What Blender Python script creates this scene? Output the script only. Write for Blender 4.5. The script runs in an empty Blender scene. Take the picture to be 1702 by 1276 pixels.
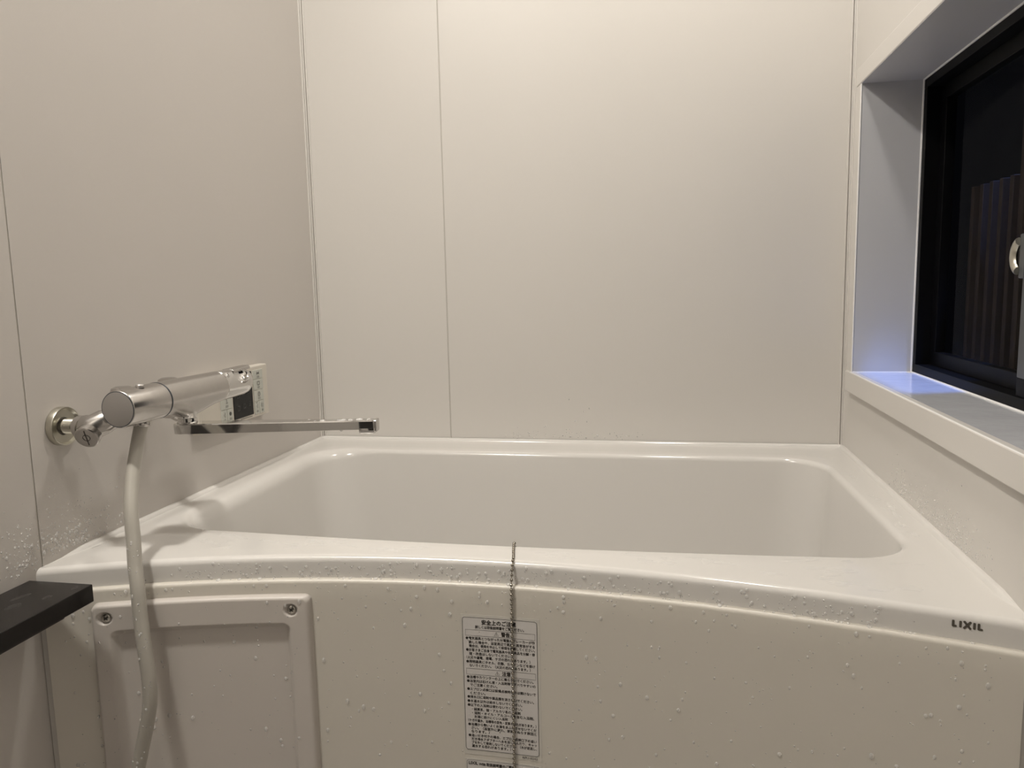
import bpy, bmesh, math, random
from mathutils import Vector, Matrix, Quaternion

# ------------------------------------------------------------------ scene, camera, light
SC = bpy.context.scene
COL = SC.collection
W, D = 1.2, 0.9146            # room width, back wall
FLOOR, CEIL, FRONT = -0.50, 1.72, -1.05     # z = 0 is the top of the bathtub rim
random.seed(7)

cam_d = bpy.data.cameras.new('camera')
cam_d.sensor_fit = 'HORIZONTAL'; cam_d.sensor_width = 36.0
cam_d.lens = 36.0 * 1273.71 / 1702.0
cam_d.clip_start = 0.02
cam = bpy.data.objects.new('camera', cam_d); COL.objects.link(cam)
def cam_matrix(loc, yaw, pitch, roll):
    f = Vector((-math.sin(yaw) * math.cos(pitch), math.cos(yaw) * math.cos(pitch), -math.sin(pitch)))
    r = Vector((math.cos(yaw), math.sin(yaw), 0)); d = f.cross(r)
    cr, sr = math.cos(roll), math.sin(roll)
    R, Dn = cr * r + sr * d, -sr * r + cr * d
    m = Matrix((R, -Dn, -f)).transposed().to_4x4(); m.translation = loc
    return m
cam.matrix_world = cam_matrix(Vector((0.81668, -0.81270, 0.36123)), 0.194507, 0.128147, 0.0223426)
SC.camera = cam

wd = bpy.data.worlds.new('night'); SC.world = wd; wd.use_nodes = True
wd.node_tree.nodes['Background'].inputs[0].default_value = (0.0012, 0.0013, 0.0018, 1)
wd.node_tree.nodes['Background'].inputs[1].default_value = 1.0

SC.view_settings.view_transform = 'Standard'; SC.view_settings.look = 'None'
SC.view_settings.gamma = 1.0; SC.view_settings.use_curve_mapping = False
SC.view_settings.exposure = 0.0

DOWNLIGHTS = [((0.100, -0.42), 19.8, 'round ceiling downlight close to the tap wall'),
              ((0.84, 0.50), 6.8, 'round dim ceiling downlight over the bathtub')]
LAMP_COLOR = (1.0, 0.95, 0.875)
BLUE_POWER = 44.0

# ------------------------------------------------------------------ helpers
def tag(o, label=None, cat=None, group=None, kind=None):
    if label: o['label'] = label
    if cat: o['category'] = cat
    if group: o['group'] = group
    if kind: o['kind'] = kind
    return o
def empty(name, loc=(0, 0, 0), parent=None):
    o = bpy.data.objects.new(name, None); COL.objects.link(o)
    o.empty_display_size = 0.02
    put(o, parent); o.location = loc
    return o
def put(o, parent):
    # geometry is authored in world coordinates; keep it there under the parent
    if parent is not None:
        o.parent = parent
        o.matrix_parent_inverse = Matrix.Translation(-world_loc(parent))
def world_loc(p):
    v = Vector(p.location)
    if p.parent is not None:
        v = p.matrix_parent_inverse.to_translation() + v + world_loc(p.parent)
    return v
def obj(name, bm, mat, parent=None, smooth=True, angle=40, bevel=0, kind=None, recalc=True):
    me = bpy.data.meshes.new(name)
    if recalc: bmesh.ops.recalc_face_normals(bm, faces=bm.faces[:])
    if smooth:
        for f in bm.faces: f.smooth = True
        lim = math.radians(angle)
        for e in bm.edges:
            if len(e.link_faces) == 2 and e.calc_face_angle(0) > lim: e.smooth = False
    bm.to_mesh(me); bm.free()
    me.materials.append(mat)
    o = bpy.data.objects.new(name, me); COL.objects.link(o)
    put(o, parent)
    if bevel:
        b = o.modifiers.new('bevel', 'BEVEL'); b.width = bevel; b.segments = 3
        b.limit_method = 'ANGLE'; b.angle_limit = math.radians(40)
    if kind: o['kind'] = kind
    return o
def box(bm, x0, x1, y0, y1, z0, z1):
    v = [bm.verts.new((x, y, z)) for x in (x0, x1) for y in (y0, y1) for z in (z0, z1)]
    for q in ((0, 1, 3, 2), (4, 6, 7, 5), (0, 4, 5, 1), (2, 3, 7, 6), (0, 2, 6, 4), (1, 5, 7, 3)):
        bm.faces.new([v[i] for i in q])
    return v
def boxo(name, mat, dims, parent=None, bevel=0, kind=None):
    bm = bmesh.new(); box(bm, *dims)
    return obj(name, bm, mat, parent, smooth=bool(bevel), bevel=bevel, kind=kind)
def frame_for(d):
    d = Vector(d).normalized()
    a = Vector((0, 0, 1)) if abs(d.z) < 0.9 else Vector((1, 0, 0))
    u = d.cross(a).normalized(); return u, d.cross(u).normalized()
def rings(bm, loops, closed=True, cap=True):
    vs = [[bm.verts.new(p) for p in L] for L in loops]
    n = len(vs[0])
    for a, b in zip(vs, vs[1:]):
        for i in range(n if closed else n - 1):
            j = (i + 1) % n
            bm.faces.new((a[i], a[j], b[j], b[i]))
    if cap and closed:
        bm.faces.new(vs[0][::-1]); bm.faces.new(vs[-1])
    return vs
def lathe(bm, base, axis, prof, seg=40, cap=True):
    """prof: list of (distance along axis, radius)"""
    base = Vector(base); d = Vector(axis).normalized(); u, v = frame_for(d)
    L = []
    for t, r in prof:
        L.append([base + d * t + (u * math.cos(2 * math.pi * i / seg) + v * math.sin(2 * math.pi * i / seg)) * max(r, 1e-5) for i in range(seg)])
    return rings(bm, L, True, cap)
def catmull(pts, n=8):
    P = [Vector(p) for p in pts]; P = [2 * P[0] - P[1]] + P + [2 * P[-1] - P[-2]]
    out = []
    for i in range(1, len(P) - 2):
        for k in range(n):
            t = k / n; a, b, c, d = P[i - 1:i + 3]
            out.append(0.5 * ((2 * b) + (c - a) * t + (2 * a - 5 * b + 4 * c - d) * t * t + (3 * b - a - 3 * c + d) * t ** 3))
    out.append(P[-2]); return out
def tube(bm, pts, rad, seg=16):
    pts = [Vector(p) for p in pts]; n = len(pts)
    rad = rad if isinstance(rad, (list, tuple)) else [rad] * n
    t0 = (pts[1] - pts[0]).normalized(); u, v = frame_for(t0); L = []; prev = t0
    for i, p in enumerate(pts):
        t = (pts[min(i + 1, n - 1)] - pts[max(i - 1, 0)]).normalized()
        q = prev.rotation_difference(t); u = q @ u; v = q @ v; prev = t
        L.append([p + (u * math.cos(2 * math.pi * k / seg) + v * math.sin(2 * math.pi * k / seg)) * rad[i] for k in range(seg)])
    return rings(bm, L)

# ------------------------------------------------------------------ materials
def mat(name, col, rough=0.5, metal=0.0, coat=0.0, bump=None, vary=None, spec=0.5, emit=None):
    m = bpy.data.materials.new(name); m.use_nodes = True
    nt = m.node_tree; b = nt.nodes['Principled BSDF']
    b.inputs['Base Color'].default_value = (*col, 1)
    b.inputs['Roughness'].default_value = rough
    b.inputs['Metallic'].default_value = metal
    b.inputs['Coat Weight'].default_value = coat
    b.inputs['Coat Roughness'].default_value = 0.08
    b.inputs['Specular IOR Level'].default_value = spec
    if emit:
        b.inputs['Emission Color'].default_value = (*emit[0], 1); b.inputs['Emission Strength'].default_value = emit[1]
    tc = nt.nodes.new('ShaderNodeTexCoord')
    if vary:      # (scale, amount): gentle tone variation of the material itself
        n = nt.nodes.new('ShaderNodeTexNoise'); n.inputs['Scale'].default_value = vary[0]; n.inputs['Detail'].default_value = 3
        nt.links.new(tc.outputs['Object'], n.inputs['Vector'])
        r = nt.nodes.new('ShaderNodeMapRange'); r.inputs['To Min'].default_value = 1 - vary[1]; r.inputs['To Max'].default_value = 1 + vary[1]
        nt.links.new(n.outputs['Fac'], r.inputs['Value'])
        mx = nt.nodes.new('ShaderNodeVectorMath'); mx.operation = 'SCALE'
        mx.inputs[0].default_value = col; nt.links.new(r.outputs['Result'], mx.inputs['Scale'])
        nt.links.new(mx.outputs['Vector'], b.inputs['Base Color'])
    if bump:      # (scale, strength, distance)
        n = nt.nodes.new('ShaderNodeTexNoise'); n.inputs['Scale'].default_value = bump[0]; n.inputs['Detail'].default_value = 2
        nt.links.new(tc.outputs['Object'], n.inputs['Vector'])
        bp = nt.nodes.new('ShaderNodeBump'); bp.inputs['Strength'].default_value = bump[1]; bp.inputs['Distance'].default_value = bump[2]
        nt.links.new(n.outputs['Fac'], bp.inputs['Height']); nt.links.new(bp.outputs['Normal'], b.inputs['Normal'])
    return m
def clear_mat(name, blend, rough=0.02, tint=(1, 1, 1), body=0.0):
    m = bpy.data.materials.new(name); m.use_nodes = True; nt = m.node_tree
    for n in list(nt.nodes):
        if n.type == 'BSDF_PRINCIPLED': nt.nodes.remove(n)
    out = nt.nodes['Material Output']
    t = nt.nodes.new('ShaderNodeBsdfTransparent'); t.inputs[0].default_value = (*tint, 1)
    g = nt.nodes.new('ShaderNodeBsdfGlossy'); g.inputs['Roughness'].default_value = rough
    f = nt.nodes.new('ShaderNodeFresnel'); f.inputs['IOR'].default_value = blend
    x = nt.nodes.new('ShaderNodeMixShader')
    ge = nt.nodes.new('ShaderNodeNewGeometry'); iv = nt.nodes.new('ShaderNodeMath'); iv.operation = 'SUBTRACT'; iv.inputs[0].default_value = 1.0
    ml = nt.nodes.new('ShaderNodeMath'); ml.operation = 'MULTIPLY'          # only the outer face mirrors
    nt.links.new(ge.outputs['Backfacing'], iv.inputs[1]); nt.links.new(iv.outputs[0], ml.inputs[0]); nt.links.new(f.outputs[0], ml.inputs[1])
    if body:      # white mixed in, in place of the light that water refracts
        g = nt.nodes.new('ShaderNodeBsdfPrincipled'); g.inputs['Base Color'].default_value = (0.88, 0.87, 0.85, 1); g.inputs['Roughness'].default_value = 0.06
        g.inputs['Coat Weight'].default_value = 1.0; g.inputs['Coat Roughness'].default_value = 0.03
        ad = nt.nodes.new('ShaderNodeMath'); ad.operation = 'ADD'; ad.use_clamp = True; ad.inputs[1].default_value = body
        nt.links.new(ml.outputs[0], ad.inputs[0]); ml = ad
    nt.links.new(ml.outputs[0], x.inputs[0]); nt.links.new(t.outputs[0], x.inputs[1]); nt.links.new(g.outputs[0], x.inputs[2])
    nt.links.new(x.outputs[0], out.inputs['Surface'])
    return m

M = {}
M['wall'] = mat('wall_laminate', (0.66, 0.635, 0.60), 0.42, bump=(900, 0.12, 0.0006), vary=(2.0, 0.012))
M['walltap'] = mat('tap_wall_laminate', (0.595, 0.562, 0.53), 0.42, bump=(900, 0.2, 0.0006), vary=(2.0, 0.012))  # a darker tone than the laminate of the other walls
M['joint'] = mat('joint_sealant', (0.55, 0.525, 0.48), 0.7, bump=(300, 0.1, 0.0005))
M['trim'] = mat('corner_moulding', (0.66, 0.635, 0.60), 0.35, bump=(200, 0.05, 0.0005))
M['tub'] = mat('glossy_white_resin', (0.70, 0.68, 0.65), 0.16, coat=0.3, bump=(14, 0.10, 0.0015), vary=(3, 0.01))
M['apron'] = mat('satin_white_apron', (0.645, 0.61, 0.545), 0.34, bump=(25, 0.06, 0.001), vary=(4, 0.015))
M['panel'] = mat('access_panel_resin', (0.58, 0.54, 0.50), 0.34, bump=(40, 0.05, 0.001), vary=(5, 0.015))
M['floor'] = mat('floor_resin', (0.34, 0.32, 0.30), 0.5, bump=(60, 0.4, 0.002), vary=(6, 0.08))
M['ceil'] = mat('ceiling_panel', (0.68, 0.66, 0.63), 0.5, bump=(100, 0.05, 0.0005))
M['casing'] = mat('casing_white', (0.68, 0.655, 0.62), 0.35, bump=(200, 0.04, 0.0005))
M['reveal'] = mat('reveal_cool_lit', (0.56, 0.565, 0.585), 0.33, bump=(150, 0.05, 0.0005), vary=(5, 0.02))  # cool outdoor light put into the colour of the white boards
M['sill'] = mat('sill_grey_wet', (0.54, 0.55, 0.58), 0.16, bump=(38, 0.35, 0.0015), vary=(18, 0.10))
M['caulk'] = mat('white_caulk', (0.84, 0.83, 0.82), 0.4, bump=(200, 0.05, 0.0005))
M['frame'] = mat('black_aluminium', (0.0025, 0.0025, 0.003), 0.5, spec=0.1, bump=(200, 0.05, 0.0004))
M['stile'] = mat('grey_aluminium', (0.06, 0.065, 0.07), 0.35, bump=(200, 0.05, 0.0004))
M['slat'] = mat('dark_brown_slat', (0.013, 0.0085, 0.007), 0.7, spec=0.1, bump=(60, 0.4, 0.001), vary=(20, 0.35))
M['dark'] = mat('night_board', (0.008, 0.008, 0.010), 0.8, bump=(60, 0.2, 0.001))
M['chrome'] = mat('chrome', (0.66, 0.65, 0.635), 0.07, 1.0, bump=(300, 0.02, 0.0003))
M['satin'] = mat('satin_chrome', (0.53, 0.51, 0.49), 0.24, 1.0, bump=(500, 0.06, 0.0004), vary=(150, 0.05))
M['nickel'] = mat('dull_nickel', (0.56, 0.54, 0.47), 0.30, 1.0, bump=(400, 0.06, 0.0004))
M['cap'] = mat('knob_end_matte', (0.40, 0.38, 0.36), 0.45, 0.6, bump=(700, 0.06, 0.0003))
M['seam'] = mat('dark_seam_ring', (0.05, 0.06, 0.075), 0.3, 0.3, bump=(300, 0.05, 0.0003))
M['hose'] = mat('hose_plastic', (0.41, 0.388, 0.345), 0.30, coat=0.2, bump=(120, 0.06, 0.0006))
M['ctrl'] = mat('controller_white', (0.66, 0.62, 0.55), 0.38, bump=(300, 0.04, 0.0004))
M['button'] = mat('controller_button', (0.56, 0.57, 0.52), 0.42, bump=(300, 0.04, 0.0004))
M['screen'] = mat('controller_screen', (0.010, 0.011, 0.011), 0.12, spec=0.25, bump=(100, 0.01, 0.0003))
M['ghost'] = mat('screen_segment', (0.05, 0.052, 0.055), 0.25, bump=(100, 0.01, 0.0003))
M['ink'] = mat('print_ink', (0.030, 0.026, 0.022), 0.5, bump=(300, 0.02, 0.0003))
M['greyink'] = mat('grey_print', (0.09, 0.09, 0.085), 0.5, bump=(300, 0.02, 0.0003))
M['logo'] = mat('logo_grey', (0.10, 0.088, 0.07), 0.35, bump=(300, 0.02, 0.0003))
M['paper'] = mat('sticker_film', (0.67, 0.645, 0.62), 0.45, bump=(300, 0.03, 0.0004))
M['film'] = mat('sticker_clear_edge', (0.64, 0.615, 0.56), 0.25, bump=(300, 0.03, 0.0004))
M['black'] = mat('black_counter', (0.011, 0.0095, 0.009), 0.24, spec=0.35, bump=(250, 0.10, 0.0006))
M['steel'] = mat('bead_steel', (0.36, 0.335, 0.29), 0.13, 1.0, bump=(300, 0.02, 0.0003))
M['screw'] = mat('screw_steel', (0.50, 0.48, 0.44), 0.25, 1.0, bump=(300, 0.05, 0.0003))
M['water'] = clear_mat('water_drop', 1.40, 0.03, body=0.36)
M['bead_drop'] = clear_mat('water_on_black', 1.33, 0.03)
M['wet'] = clear_mat('water_film', 1.36, 0.03, body=0.06)
M['glass'] = clear_mat('window_glass', 1.06, 0.01)
M['door'] = mat('dark_doorway_board', (0.03, 0.028, 0.026), 0.35, bump=(100, 0.1, 0.0005))
M['lampw'] = mat('lamp_bezel', (0.8, 0.8, 0.78), 0.4, bump=(200, 0.03, 0.0004))
M['lampe'] = mat('lamp_diffuser', (0.9, 0.9, 0.9), 0.5, emit=(LAMP_COLOR, 12.0))
M['bluee'] = mat('spot_lens', (0.8, 0.85, 0.95), 0.3, emit=((0.35, 0.5, 1.0), 4.0))

# ------------------------------------------------------------------ curved front of the bathtub
def E(x): return ((0.07338524 * x - 0.44058107) * x + 0.42762383) * x + 0.03497643
FASC, APR = -0.008, -0.018      # fascia and apron faces relative to the edge line E(x)

# ------------------------------------------------------------------ room shell
PT = 0.0011                      # wall panels stand proud of the joints by this much
def wall(name, dims):
    return tag(boxo(name, M['joint'], dims), kind='structure')
def panel(parent, dims, b=0.0006):
    return boxo('wall_panel', M['walltap'] if parent.name == 'wall_left' else M['wall'], dims, parent, bevel=b)
g = 0.0012
tag(boxo('floor', M['floor'], (-0.1, W + 0.06, FRONT - 0.1, D + 0.1, FLOOR - 0.06, FLOOR)), kind='structure')
tag(boxo('ceiling', M['ceil'], (-0.1, W + 0.08, FRONT - 0.1, D + 0.1, CEIL, CEIL + 0.06)), kind='structure')
wl = wall('wall_left', (-0.08, -PT, FRONT - 0.08, D + 0.06, FLOOR, CEIL))
ls = 0.0385
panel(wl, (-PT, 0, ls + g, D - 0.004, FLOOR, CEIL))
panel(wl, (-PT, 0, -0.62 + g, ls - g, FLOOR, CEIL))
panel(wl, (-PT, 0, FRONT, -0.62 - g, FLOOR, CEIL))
wb = wall('wall_back', (-PT, W + PT, D + PT, D + 0.06, FLOOR, CEIL))
bs = 0.3263
panel(wb, (0.004, bs - g, D, D + PT, FLOOR, CEIL))
panel(wb, (bs + g, W - 0.004, D, D + PT, FLOOR, CEIL))
# right wall around the window opening
WY0, WY1, WZ0, WZ1 = -0.12, 0.825, 0.172, 0.731      # clear opening of the reveal
rt = 0.012
bm = bmesh.new()
for d in ((W + PT, W + 0.08, FRONT - 0.08, WY0 - rt, FLOOR, CEIL), (W + PT, W + 0.08, WY1 + rt, D + 0.06, FLOOR, CEIL),
          (W + PT, W + 0.08, WY0 - rt, WY1 + rt, FLOOR, WZ0 - rt), (W + PT, W + 0.08, WY0 - rt, WY1 + rt, WZ1 + rt, CEIL)):
    box(bm, *d)
wr = tag(obj('wall_right', bm, M['joint'], smooth=False), kind='structure')
bm = bmesh.new()
ys = [-0.30, WY0 - rt, WY1 + rt, D - 0.004]; zs = [FLOOR, WZ0 - rt, WZ1 + rt, CEIL]
vv = {}
for x in (W, W + PT):
    for i, y in enumerate(ys):
        for k, z in enumerate(zs): vv[x, i, k] = bm.verts.new((x, y, z))
for x in (W, W + PT):
    for i in range(3):
        for k in range(3):
            if (i, k) != (1, 1): bm.faces.new((vv[x, i, k], vv[x, i + 1, k], vv[x, i + 1, k + 1], vv[x, i, k + 1]))
def side(a, b): bm.faces.new((vv[W, a[0], a[1]], vv[W, b[0], b[1]], vv[W + PT, b[0], b[1]], vv[W + PT, a[0], a[1]]))
for k in range(3): side((0, k), (0, k + 1)); side((3, k), (3, k + 1)); side((k, 0), (k + 1, 0)); side((k, 3), (k + 1, 3))
side((1, 1), (2, 1)); side((1, 2), (2, 2)); side((1, 1), (1, 2)); side((2, 1), (2, 2))
obj('wall_panel', bm, M['wall'], wr, smooth=False)
panel(wr, (W, W + PT, FRONT, -0.30 - 2 * g, FLOOR, CEIL))
wf = wall('wall_front', (-0.08, W + 0.08, FRONT - 0.08, FRONT - PT, FLOOR, CEIL))
panel(wf, (0.0, 0.30, FRONT - PT, FRONT, FLOOR, CEIL))
panel(wf, (1.06, W, FRONT - PT, FRONT, FLOOR, CEIL))
panel(wf, (0.30, 1.06, FRONT - PT, FRONT, FLOOR + 1.95, CEIL))
# folding door behind the viewer, darkened to stand in for an unlit open doorway
dr = tag(empty('door_1', (0.68, FRONT, FLOOR)), kind='structure')
bm = bmesh.new()
box(bm, 0.30, 0.335, FRONT - PT, FRONT + 0.02, FLOOR, FLOOR + 1.95); box(bm, 1.025, 1.06, FRONT - PT, FRONT + 0.02, FLOOR, FLOOR + 1.95)
box(bm, 0.335, 1.025, FRONT - PT, FRONT + 0.02, FLOOR + 1.91, FLOOR + 1.95)
obj('door_frame', bm, M['stile'], dr, smooth=False)
for a, b in ((0.337, 0.679), (0.681, 1.023)):
    boxo('door_leaf', M['door'], (a, b, FRONT - PT, FRONT + 0.012, FLOOR + 0.005, FLOOR + 1.908), dr, bevel=0.002)
boxo('door_handle', M['nickel'], (0.70, 0.718, FRONT + 0.012, FRONT + 0.035, FLOOR + 0.8, FLOOR + 1.15), dr, bevel=0.004)

# corner mouldings (a narrow double strip in each rear corner)
def corner(n, x, sx):
    t = tag(empty('trim_%d' % n, (x, D, 0.01)), kind='structure')
    for off, w, dpt in ((0.0, 0.0055, 0.0055), (0.0065, 0.0035, 0.003)):
        a, b = sorted((x + sx * off, x + sx * (off + w)))
        boxo('corner_strip', M['trim'], (a, b, D - dpt, D + 0.004, 0.004, CEIL), t, bevel=0.0012)
        a2, b2 = sorted((x - sx * 0.004, x + sx * dpt))
        if off > 0: boxo('corner_strip', M['trim'], (a2, b2, D - off - w, D - off, 0.004, CEIL), t, bevel=0.0012)
corner(1, 0.0, 1); corner(2, W, -1)

# ------------------------------------------------------------------ window
wn = tag(empty('window_1', (W + 0.05, 0.35, WZ0)), kind='structure')
XF, XG = W - 0.009, 1.305        # casing face, plane of the window frame
cw = 0.034
boxo('casing', M['casing'], (XF, W + 0.002, WY0 - cw, WY1 + cw, WZ1 + 0.0006, WZ1 + cw), wn, bevel=0.0018)
boxo('casing', M['casing'], (XF, W + 0.002, WY1 + 0.0006, WY1 + cw, WZ0 - 0.001, WZ1), wn, bevel=0.0018)
boxo('casing', M['casing'], (XF, W + 0.002, WY0 - cw, WY0 - 0.0006, WZ0 - 0.001, WZ1), wn, bevel=0.0018)
boxo('sill_lip', M['casing'], (XF - 0.003, W + 0.002, WY0 - cw, WY1 + cw, WZ0 - 0.041, WZ0 + 0.0005), wn, bevel=0.0018)
boxo('sill', M['sill'], (XF + 0.001, XG + 0.03, WY0, WY1, WZ0 - rt + 0.001, WZ0), wn)
boxo('reveal_board', M['reveal'], (XF + 0.001, XG + 0.03, WY0 - 0.011, WY1 + 0.011, WZ1, WZ1 + rt - 0.001), wn)
boxo('reveal_board', M['reveal'], (XF + 0.001, XG + 0.03, WY1, WY1 + rt - 0.001, WZ0, WZ1), wn)
boxo('reveal_board', M['reveal'], (XF + 0.001, XG + 0.03, WY0 - rt + 0.001, WY0, WZ0, WZ1), wn)
cr = 0.0022                       # white caulk beads
for a, b in (((XG - .001, WY1, WZ0), (XG - .001, WY1, WZ1)), ((XG - .001, WY0, WZ0), (XG - .001, WY1, WZ0)), ((XG - .001, WY0, WZ1), (XG - .001, WY1, WZ1)),
             ((XF + .003, WY1, WZ0), (XG, WY1, WZ0)), ((XF + .002, WY1, WZ0), (XF + .002, WY1, WZ1)), ((XF - .001, WY0, WZ0), (XF - .001, WY1, WZ0))):
    bm = bmesh.new(); tube(bm, [a, b], cr if a[0] > XF + .01 else 0.0014, 10); obj('caulk_bead', bm, M['caulk'], wn)
fw = 0.018
for d in ((XG, XG + 0.05, WY0, WY1, WZ0, WZ0 + fw), (XG, XG + 0.05, WY0, WY1, WZ1 - fw, WZ1), (XG, XG + 0.05, WY1 - fw, WY1, WZ0 + fw, WZ1 - fw), (XG, XG + 0.05, WY0, WY0 + fw, WZ0 + fw, WZ1 - fw)):
    boxo('window_frame', M['frame'], d, wn, bevel=0.001)
ms = 0.355                        # meeting stile
def sash(x, y0, y1, near):
    s = empty('sash', (x, (y0 + y1) / 2, WZ0 + fw), wn)
    b = 0.026
    for d in ((x, x + 0.018, y0, y1, WZ0 + fw, WZ0 + fw + b), (x, x + 0.018, y0, y1, WZ1 - fw - b, WZ1 - fw)):
        boxo('rail', M['frame'], d, s, bevel=0.001)
    boxo('stile', M['stile'] if near else M['frame'], (x, x + 0.018, y1 - b if near else y0, y1 if near else y0 + b, WZ0 + fw + b, WZ1 - fw - b), s, bevel=0.001)
    boxo('stile', M['frame'], (x, x + 0.018, y0 if near else y1 - b, y0 + b if near else y1, WZ0 + fw + b, WZ1 - fw - b), s, bevel=0.001)
    boxo('glass_pane', M['glass'], (x + 0.007, x + 0.011, y0 + b, y1 - b, WZ0 + fw + b, WZ1 - fw - b), s)
    return s
near = sash(XG + 0.004, WY0 + fw, ms + 0.024, True)
sash(XG + 0.026, ms - 0.012, WY1 - fw, False)
# crescent lock on the meeting stile
bm = bmesh.new(); L = []
for i in range(17):
    a = math.radians(-75 + 150 * i / 16); wdt = 0.0065 * math.cos(a * 0.55) + 0.0008
    c = Vector((XG - 0.004, ms + 0.016 + 0.020 * math.cos(a), 0.3855 + 0.021 * math.sin(a)))
    n = Vector((0, math.cos(a), math.sin(a)))
    L.append([c + n * (wdt * math.cos(t)) + Vector((0.005 * math.sin(t), 0, 0)) for t in [2 * math.pi * k / 10 for k in range(10)]])
rings(bm, L); obj('crescent_lock', bm, M['nickel'], near)
boxo('lock_base', M['stile'], (XG - 0.003, XG + 0.006, ms + 0.004, ms + 0.022, 0.355, 0.416), near, bevel=0.002)

# privacy screen of narrow dark slats outside the near half of the window
ps = tag(empty('privacy_screen', (1.375, 0.2, -0.3)), 'dark brown vertical slat screen outside the window', 'screen')
SY = 0.565  # screen end set to cut the edge of the blue light on the sill
boxo('added_board', M['dark'], (1.392, 1.402, -0.35, SY, -0.30, 0.95), ps)  # added behind the slats to block the spotlight between them
y = SY - 0.012; me0 = None
while y > -0.34:
    if me0 is None:
        s0 = boxo('slat', M['slat'], (1.372, 1.392, y - 0.009, y + 0.009, -0.30, 0.95), ps, bevel=0.001); me0 = s0; y0s = y
    else:
        c = me0.copy(); COL.objects.link(c); c.location = (0, y - y0s, 0)
    y -= 0.040
y = SY + 0.026; me1 = None; y1s = y          # lower part of the screen goes on past the tall part
boxo('added_board', M['dark'], (1.392, 1.402, SY, 0.77, -0.30, 0.50), ps)
for k, (dy_, w_) in enumerate(((0, 1), (0.040, 1), (0.080, 1), (0.120, 1), (0.160, 1))):
    if me1 is None: me1 = boxo('slat', M['slat'], (1.372, 1.392, y - 0.007, y + 0.007, -0.30, 0.52), ps, bevel=0.001)
    else:
        c = me1.copy(); COL.objects.link(c); c.location = (0, dy_, 0)
# unseen bluish lamp added as the source of the blue light on the sill
osp = tag(empty('added_spotlight', (1.437, 0.578, 1.00)), 'small hooded bluish spotlight added outside above the window', 'lamp')
aim = (Vector((1.255, 0.655, 0.172)) - Vector((1.437, 0.578, 1.00))).normalized()
bm = bmesh.new(); lathe(bm, Vector((1.437, 0.578, 1.00)) - aim * 0.06, aim, [(0, 0.012), (0.004, 0.026), (0.05, 0.030), (0.085, 0.032), (0.085, 0.029), (0.052, 0.027)], 24, cap=False); obj('lamp_hood', bm, M['frame'], osp)
bm = bmesh.new(); lathe(bm, Vector((1.437, 0.578, 1.00)) - aim * 0.012, aim, [(0, 0.026), (0.003, 0.026)], 24); obj('lens', bm, M['bluee'], osp)
bm = bmesh.new(); tube(bm, catmull([Vector((1.437, 0.578, 1.00)) - aim * 0.055, (1.445, 0.578, 1.10), (1.40, 0.578, 1.15), (1.302, 0.578, 1.15)], 6), 0.008, 10); obj('arm', bm, M['frame'], osp)
ld = bpy.data.lights.new('spot', 'SPOT'); ld.energy = BLUE_POWER; ld.color = (0.13, 0.30, 1.0); ld.spot_size = math.radians(27); ld.spot_blend = 0.6; ld.shadow_soft_size = 0.012
lo = bpy.data.objects.new('spot_light', ld); COL.objects.link(lo); put(lo, osp)
lo.matrix_basis = Matrix.Translation(Vector((1.437, 0.578, 1.00))) @ aim.to_track_quat('-Z', 'Y').to_matrix().to_4x4()
# outer leaf of the house wall that carries that lamp
tag(boxo('wall_outside', M['dark'], (W + 0.082, W + 0.10, FRONT - 0.08, 1.5, WZ1 + 0.02, CEIL)), kind='structure')

# ------------------------------------------------------------------ ceiling downlights
def downlight(x, y, pw, label):
    t = tag(empty('ceiling_downlight', (x, y, CEIL)), label, 'ceiling lamp')
    bm = bmesh.new(); lathe(bm, (x, y, CEIL), (0, 0, -1), [(0, 0.080), (0.006, 0.079), (0.008, 0.072), (0.004, 0.068)], 40, cap=False); obj('bezel', bm, M['lampw'], t)
    bm = bmesh.new(); lathe(bm, (x, y, CEIL - 0.001), (0, 0, -1), [(0, 0.068), (0.003, 0.068)], 40); obj('diffuser', bm, M['lampe'], t)
    l = bpy.data.lights.new('downlight', 'AREA'); l.shape = 'DISK'; l.size = 0.13; l.energy = pw; l.color = LAMP_COLOR
    o = bpy.data.objects.new('downlight_light', l); COL.objects.link(o); o.location = (x, y, CEIL - 0.012); put(o, t)
for (lx_, ly_), pw_, lb_ in DOWNLIGHTS: downlight(lx_, ly_, pw_, lb_)

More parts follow.
